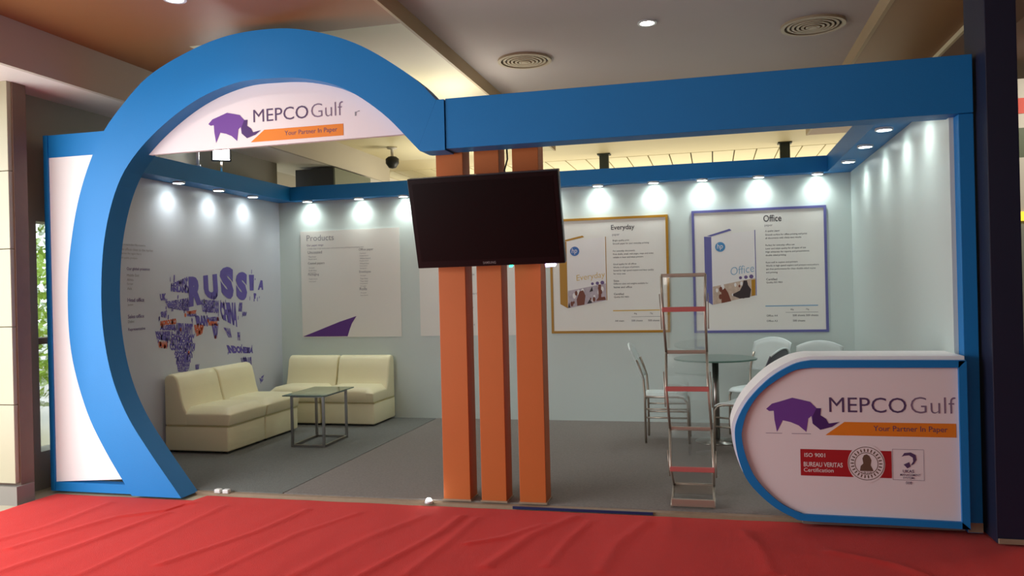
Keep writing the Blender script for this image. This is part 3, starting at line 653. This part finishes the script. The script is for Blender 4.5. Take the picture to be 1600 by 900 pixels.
# ================================================================== FURNITURE
def sofa_seat(name_label, loc, rz, wd=.65, dp=.70):
    t = thing('sofa_seat', name_label, 'sofa', loc, rz, 'armless cream sofa seats')
    h = wd/2-.004
    # local: back at y=dp/2, front at -dp/2
    box('base', 'cream_leather', -h, h, -dp/2+.02, dp/2, .02, .255, t, .015, 3)
    box('piping', 'piping', -h+.0, h-.0, -dp/2+.016, dp/2-.02, .252, .262, t)
    m_ = MB(); n = 10; prof = []
    # seat cushion: domed slab overhanging at the front
    b = m_.bm; gx, gy = 8, 10; V = {}
    def top(u, v):
        ed = min(1, (1-abs(u))*4)*min(1, (1-abs(v))*5)
        return .37+.055*math.sqrt(max(0, ed))*(1) + .01*(1-u*u)*(1-v*v)
    for i in range(gx+1):
        for j in range(gy+1):
            u = -1+2*i/gx; v = -1+2*j/gy; V[i, j, 1] = b.verts.new((u*h, -dp/2-.01+(v+1)/2*(dp-.16), top(u, v))); V[i, j, 0] = b.verts.new((u*h*.99, -dp/2+.01+(v+1)/2*(dp-.18), .262))
    for i in range(gx):
        for j in range(gy):
            b.faces.new((V[i, j, 1], V[i+1, j, 1], V[i+1, j+1, 1], V[i, j+1, 1])); b.faces.new((V[i, j, 0], V[i, j+1, 0], V[i+1, j+1, 0], V[i+1, j, 0]))
    for i in range(gx):
        for j in (0, gy): b.faces.new((V[i, j, 0], V[i+1, j, 0], V[i+1, j, 1], V[i, j, 1]))
    for j in range(gy):
        for i in (0, gx): b.faces.new((V[i, j, 0], V[i, j+1, 0], V[i, j+1, 1], V[i, j, 1]))
    o = m_.build('seat_cushion', 'cream_leather', t)
    for p in o.data.polygons: p.use_smooth = True
    s = o.modifiers.new('b', 'BEVEL'); s.width = .012; s.segments = 3; s.limit_method = 'ANGLE'; s.angle_limit = .9
    # backrest: curved wedge profile in (y, z)
    pr = [(dp/2, .256), (dp/2, .69), (dp/2-.02, .73), (dp/2-.06, .75), (dp/2-.11, .74), (dp/2-.145, .70), (dp/2-.17, .60), (dp/2-.19, .50), (dp/2-.215, .42), (dp/2-.25, .36), (dp/2-.25, .256)]
    o = MB().poly([(-h, y, z) for y, z in pr], (2*h, 0, 0)).build('backrest', 'cream_leather', t, .022, 4)
    for sx in (-1, 1):
        for sy_ in (-1, 1): box('foot', 'black', sx*(h-.06)-.02, sx*(h-.06)+.02, sy_*(dp/2-.08)-.02, sy_*(dp/2-.08)+.02, 0, .021, t)
    return t
# along the left wall: back to -X  => local +Y -> -X : rz=90deg
sofa_seat('cream leather sofa seat against the left wall, the one nearer the arch', (-4.76, 6.93, .012), PI/2)
sofa_seat('cream leather sofa seat against the left wall, the one nearer the back corner', (-4.76, 7.585, .012), PI/2)
sofa_seat('cream leather sofa seat against the back wall, beside the left corner', (-4.34, 8.49, .012), 0, .65, .62)
sofa_seat('cream leather sofa seat against the back wall, right one under the white poster', (-3.985+.005, 8.49, .012), 0, .65, .62)
for o in bpy.data.objects:
    if o.get('label', '').startswith('cream leather sofa seat against the back wall, beside'): o.location.x = -4.635

st = thing('side_table', 'small rectangular glass side table with chrome frame between the sofas', 'table', (-3.84, 7.29, .012), .03)
hx, hy, zt = .165, .26, .50
for sx in (-1, 1):
    for sy_ in (-1, 1): MB().box(sx*hx-.011, sx*hx+.011, sy_*hy-.011, sy_*hy+.011, 0, zt).build('leg', 'chrome', st)
MB().box(-hx, hx, -hy-.01, -hy+.01, .005, .023).box(-hx, hx, hy-.01, hy+.01, .005, .023).box(-hx-.01, -hx+.01, -hy, hy, .005, .023).box(hx-.01, hx+.01, -hy, hy, .005, .023).build('bottom_frame', 'chrome', st)
MB().box(-hx, hx, -hy-.01, -hy+.01, zt-.02, zt).box(-hx, hx, hy-.01, hy+.01, zt-.02, zt).box(-hx-.01, -hx+.01, -hy, hy, zt-.02, zt).box(hx-.01, hx+.01, -hy, hy, zt-.02, zt).build('top_frame', 'chrome', st)
box('glass_top', 'glass_top', -.22, .22, -.345, .345, zt, zt+.01, st)

rt_ = thing('round_table', 'round glass table on a chrome pedestal behind the counter', 'table', (0, 7.78, .013))
MB().lathe([(.375, .775), (.38, .78), (.38, .786), (.375, .79)], 48).build('glass_top', 'glass_top', rt_)
MB().lathe([(.381, .776), (.383, .777), (.383, .785), (.381, .787)], 48).build('glass_rim', 'glass_edge', rt_)
MB().lathe([(.03, .02), (.03, .76)], 20).build('pedestal', 'chrome', rt_)
MB().lathe([(.2, 0), (.2, .008), (.06, .02), (.03, .03)], 32).build('base', 'chrome', rt_)
m_ = MB()
for k in range(4):
    a_ = PI/4+k*PI/2; m_.tube([(0, 0, .755), (.22*math.cos(a_), .22*math.sin(a_), .768)], .01, 6)
m_.build('top_support', 'chrome', rt_)

def chair(label, loc, rz, backmat='chair_plastic'):
    t = thing('plastic_chair', label, 'chair', loc, rz, 'pale plastic chairs round the glass table')
    # faces +Y
    w_ = .19
    for s in (-1, 1):
        MB().tube([(s*w_, -.19, 0), (s*w_, -.19, .45), (s*w_, -.2, .6), (s*w_, -.23, .7), (s*w_*.95, -.26, .78)], .011).build('rear_leg', 'steel_tube', t)
        MB().tube([(s*w_, -.19, .435), (s*w_, .12, .435), (s*w_, .17, .42), (s*w_, .2, .38), (s*w_, .205, .3), (s*w_, .21, 0)], .011).build('front_leg', 'steel_tube', t)
        for z in (.32, .24): MB().tube([(s*w_, -.19, z), (s*w_, .205, z)], .008).build('side_rail', 'steel_tube', t)
    MB().tube([(-w_, -.19, .40), (w_, -.19, .40)], .008).tube([(-w_, .12, .425), (w_, .12, .425)], .008).build('cross_rail', 'steel_tube', t)
    # moulded seat
    b = bmesh.new(); V = {}; gx, gy = 10, 10
    for i in range(gx+1):
        for j in range(gy+1):
            u = -1+2*i/gx; v = -1+2*j/gy
            z = .455-.018*(1-u*u)*(1-v*v)-(.03*max(0, v-.6)**2/.16)
            V[i, j] = b.verts.new((u*.205*(1-.08*max(0, -v)), v*.2, z))
    for i in range(gx):
        for j in range(gy): b.faces.new((V[i, j], V[i+1, j], V[i+1, j+1], V[i, j+1])).smooth = True
    me = bpy.data.meshes.new('seat'); b.to_mesh(me); b.free(); o = link('seat', me, 'chair_rim', t)
    s = o.modifiers.new('s', 'SOLIDIFY'); s.thickness = .012
    # curved back with domed top
    b = bmesh.new(); V = {}
    for i in range(gx+1):
        for j in range(7):
            u = -1+2*i/gx; v = j/6
            zt_ = .60+(.27+.055*(1-u*u))*v
            V[i, j] = b.verts.new((u*(.215-.01*v), -.215-.115*v-.035*(1-u*u)+.015, zt_))
    for i in range(gx):
        for j in range(6): b.faces.new((V[i, j], V[i+1, j], V[i+1, j+1], V[i, j+1])).smooth = True
    top = [V[i, 6].co.copy() for i in range(gx+1)]
    me = bpy.data.meshes.new('backrest'); b.to_mesh(me); b.free(); o = link('backrest', me, backmat, t)
    s = o.modifiers.new('s', 'SOLIDIFY'); s.thickness = .01
    MB().tube(top, .008, 6).build('back_rim', 'chair_rim', t)
    return t
chair('pale plastic chair with steel legs standing left of the round glass table', (-.46, 7.82, .013), -PI/2)
chair('pale plastic chair at the far right side of the round table, by the back wall', (.40, 8.25, .013), PI*.82)
chair('plastic chair with a grey back close behind the curved left end of the counter', (.25, 7.3, .013), PI*.36, 'chair_grey')
chair('pale plastic chair furthest right, only its domed back showing above the counter', (.88, 7.65, .013), PI*.93)

# ---- folding zigzag brochure stand
zs = thing('brochure_stand', 'folding zigzag metal brochure stand with pink rungs by the stall edge', 'display stand', (0, 0, .024))
A = [(-.165, 5.46), (-.165, 5.76)]
def nodes(x, y, z, hw): return (Vector((x-hw, y, z)), Vector((x+hw, y, z)))
seq = [('f', -.165, 5.44, .0, .138), ('b', -.165, 5.77, .06, .136), ('f', -.165, 5.45, .245, .140), ('b', -.178, 5.77, .46, .143), ('f', -.185, 5.45, .78, .136), ('b', -.195, 5.77, 1.0, .140), ('f', -.195, 5.45, 1.31, .138), ('b', -.205, 5.77, 1.54, .152)]
nd = [nodes(x, y, z, hw) for _, x, y, z, hw in seq]
for i in range(len(nd)-1):
    (a0, a1), (b0, b1) = nd[i], nd[i+1]
    MB().tube([a0, b0], .0095, 6).build('side_rail', 'rack_metal', zs); MB().tube([a1, b1], .0095, 6).build('side_rail', 'rack_metal', zs)
    e = .012
    off = Vector((0, 0, .0))
    MB().poly([a0+Vector((e, 0, .004)), a1+Vector((-e, 0, .004)), b1+Vector((-e, 0, .004)), b0+Vector((e, 0, .004))], (0, 0, .003)).build('clear_panel', 'acrylic', zs)
for i, (k, x, y, z, hw) in enumerate(seq):
    if i in (0, 1): MB().tube([nd[i][0]+Vector((0, 0, .01)), nd[i][1]+Vector((0, 0, .01))], .010, 6).build('rung', 'rack_metal', zs)
    elif k == 'f': MB().box(x-hw-.005, x+hw+.005, y-.012, y+.012, z-.016, z+.016).build('front_rung', 'rack_pink', zs, .003)
    else: MB().box(x-hw-.003, x+hw+.003, y-.01, y+.01, z-.013, z+.013).build('back_rung', 'rack_metal', zs, .003)
# scissor links on the outside
for s in (0, 1):
    for i in (2, 4, 6):
        a0 = nd[i][s]; b0 = nd[i+1][s]; c0 = nd[i-1][s]
        d = Vector((-.018 if s == 0 else .018, 0, 0))
        MB().tube([a0.lerp(b0, .45)+d, a0.lerp(c0, .45)+d], .004, 5).build('brace', 'rack_metal', zs)
MB().box(-.165-.14, -.165+.14, 5.43, 5.45, 0, .05).box(-.165-.138, -.165+.138, 5.76, 5.78, 0, .07).build('base_frame', 'rack_metal', zs, .003)

# ---- counter
ct = thing('reception_counter', 'low white counter with rounded left end and blue rim at the right of the stall', 'counter', (0, 0, 0))
CO = [(1.4, 1.024), (0.985, 1.025), (0.631, 1.025), (0.546, 1.023), (0.452, .998), (0.323, 0.919), (0.195, 0.787), (0.122, 0.655), (0.107, 0.55), (0.129, 0.406), (0.183, 0.277), (0.305, 0.151), (0.431, 0.078), (0.524, 0.057), (0.964, 0.055), (1.405, 0.05)]
CI = [(1.36, .981), (0.984, 0.981), (0.629, 0.98), (0.543, 0.978), (0.442, 0.955), (0.285, 0.848), (0.19, 0.722), (0.151, 0.600), (0.150, 0.53), (0.174, 0.42), (0.233, 0.291), (0.355, 0.166), (0.478, 0.104), (0.564, 0.096), (0.964, 0.094), (1.36, 0.090)]
o1 = cr([(x, 0, z) for x, z in CO], 4); i1 = cr([(x, 0, z) for x, z in CI], 4)
cen_ = Vector((.8, 0, .54))
outb = []
for k in range(len(o1)):
    t_ = (o1[min(k+1, len(o1)-1)]-o1[max(k-1, 0)]).normalized(); n_ = Vector((-t_.z, 0, t_.x))
    if n_.dot(o1[k]-cen_) < 0: n_ = -n_
    outb.append(o1[k]+n_*.022*max(0, min(1, (o1[k].z-.3)/.3)))
outb = [Vector((min(p.x, 1.408), 0, max(.022, p.z))) for p in outb]
body = MB().poly([(p.x, 5.14, p.z) for p in outb], (0, .38, 0)).build('body', 'panel_white', ct)
link('blue_rim', ringmesh(o1, i1, 5.105, 5.145), ['blue', 'blue'], ct)
MB().box(1.36, 1.402, 5.105, 5.145, .05, 1.02).build('rim_end', 'blue', ct)
MB().poly([(p.x, 5.128, p.z) for p in [a_.lerp(b_, .5) for a_, b_ in zip(o1, i1)]], (0, .014, 0)).build('front_board', 'sign_white', ct)
MB().box(.5, 1.4, 5.2, 5.5, .014, .03).build('plinth', 'skirting_grey', ct)
logo(ct, 5.1265, .295, .58, 1)
k1 = lambda a, z: (a, 5.1265, z); k2 = lambda a, z: (a, 5.1258, z); k3 = lambda a, z: (a, 5.1250, z)
Print(k1).rect(.487, .995, .327, .487).build('red_label', 'sign_red', ct)
Print(k2).line('ISO 9001', .51, .44, .024, .01, .13).line('BUREAU VERITAS', .505, .382, .028, .012, .22).line('Certification', .505, .35, .024, .004, .17).build('label_lettering', 'print_white', ct)
Print(k2).disc(.857, .410, .103, 36, .115).build('seal_ground', 'sign_white', ct)
sr = Print(k3).ringp(.857, .410, .096, .100).ringp(.857, .410, .062, .066)
for k in range(26):
    a_ = 2*PI*k/26; c1, s1 = math.cos(a_), math.sin(a_)
    sr.poly([(.857+.070*c1-.004*s1, .41+.070*s1+.004*c1), (.857+.070*c1+.004*s1, .41+.070*s1-.004*c1), (.857+.088*c1+.003*s1, .41+.088*s1-.003*c1), (.857+.088*c1-.003*s1, .41+.088*s1+.003*c1)])
sr.poly([(.82, .365), (.895, .365), (.89, .38), (.88, .40), (.885, .43), (.875, .455), (.86, .465), (.845, .46), (.835, .44), (.84, .41), (.825, .395)]).text('1828', ((.83, .362), (.885, .362), (.885, .35), (.83, .35)))
sr.build('round_seal', 'seal_brown', ct)
m_ = Print(k2)
for (x0, x1, z0, z1) in ((1.0, 1.17, .498, .5), (1.0, 1.17, .318, .32), (1.168, 1.17, .318, .5), (1.0, 1.002, .318, .5)): m_.rect(x0, x1, z0, z1)
m_.build('box_outline', 'logo_thin', ct)
m_ = Print(k2)
m_.poly([(1.05, .455), (1.065, .478), (1.10, .482), (1.125, .468), (1.13, .44), (1.115, .415), (1.098, .405), (1.112, .43), (1.11, .452), (1.09, .465), (1.065, .462)])
m_.poly([(1.06, .41), (1.09, .425), (1.098, .40), (1.08, .388)])
m_.line('UKAS', 1.055, .362, .018, .01, .08).line('MANAGEMENT', 1.04, .343, .013, .005, .11).line('SYSTEMS', 1.055, .326, .012, .005, .08).line('008', 1.07, .295, .016, .0, .05)
m_.build('accreditation_mark', 'logo_text', ct)

# ================================================================== RED CARPET
RIDGES = [[(-3.39, 3.66), (-3.41, 4.57), (-3.42, 5.04)], [(-4.18, 4.04), (-4.01, 4.78), (-3.71, 5.08)], [(-2.21, 3.87), (-2.11, 4.46), (-1.92, 5.04)], [(-1.86, 3.91), (-1.68, 4.72), (-1.66, 5.08)], [(-1.62, 3.97), (-1.57, 4.55), (-1.55, 5.05)], [(-1.23, 4.19), (-1.11, 4.75), (-0.91, 5.19)], [(-0.91, 4.25), (-0.87, 4.73), (-0.8, 5.1)], [(-1.44, 4.54), (-1.26, 4.69), (-1.08, 4.97)], [(0.15, 5.04), (0.23, 4.69), (0.26, 4.36)], [(-3.06, 3.89), (-2.85, 4.52), (-2.78, 5.06)], [(-4.42, 4.12), (-4.33, 4.49), (-4.34, 5.11)], [(0.61, 4.75), (0.9, 4.59), (1.02, 4.43)], [(-2.67, 3.8), (-2.56, 4.57), (-2.38, 5.04)], [(-3.89, 3.63), (-3.81, 4.1), (-3.73, 4.82)], [(-0.61, 4.22), (-0.59, 4.66), (-0.45, 5.13)]]
def sdist(px, py, a, b):
    dx, dy = b[0]-a[0], b[1]-a[1]; t = max(0, min(1, ((px-a[0])*dx+(py-a[1])*dy)/(dx*dx+dy*dy)))
    return math.hypot(px-a[0]-t*dx, py-a[1]-t*dy)
b = bmesh.new(); nx, ny = 330, 190; V = {}
x0, x1, y0, y1 = -4.98, 3.2, 3.0, 5.30
for i in range(nx+1):
    for j in range(ny+1):
        x = x0+(x1-x0)*i/nx; y = y0+(y1-y0)*j/ny
        z = .004
        for r_i, r in enumerate(RIDGES):
            d = min(sdist(x, y, r[0], r[1]), sdist(x, y, r[1], r[2])); wdt = .022+.008*(r_i % 3)
            if d < .12: z += (.008+.003*(r_i % 2))*math.exp(-(d/wdt)**2)
        z += .004*noise.noise(Vector((x*3.2+y*.8, y*1.1, 0)))+.003*noise.noise(Vector((x*7, y*2, 3)))
        ye = y
        if x < -3.75 or x > 1.4 or (x > .2 and x < 1.4): ye = min(y, 5.165-.03*0) if y > 5.0 and x < -3.75 else y
        f = max(0, (y-5.2)/.1); z = max(.0, z)*(1-.5*f)
        V[i, j] = b.verts.new((x, ye if x > -3.75 else y0+(5.165-y0)*j/ny, z-.012))
for i in range(nx):
    for j in range(ny): b.faces.new((V[i, j], V[i+1, j], V[i+1, j+1], V[i, j+1])).smooth = True
vb = {}
for i in range(nx+1): vb[i, 0] = b.verts.new((V[i, 0].co.x, -3.8, -.008))
for i in range(nx): b.faces.new((vb[i, 0], vb[i+1, 0], V[i+1, 0], V[i, 0]))
me = bpy.data.meshes.new('red_carpet'); b.to_mesh(me); b.free()
rc = link('red_carpet', me, 'red_carpet'); s = rc.modifiers.new('s', 'SOLIDIFY'); s.thickness = .004; s.offset = -1
tag(rc, 'wrinkled bright red carpet laid in front of the stall', 'carpet')
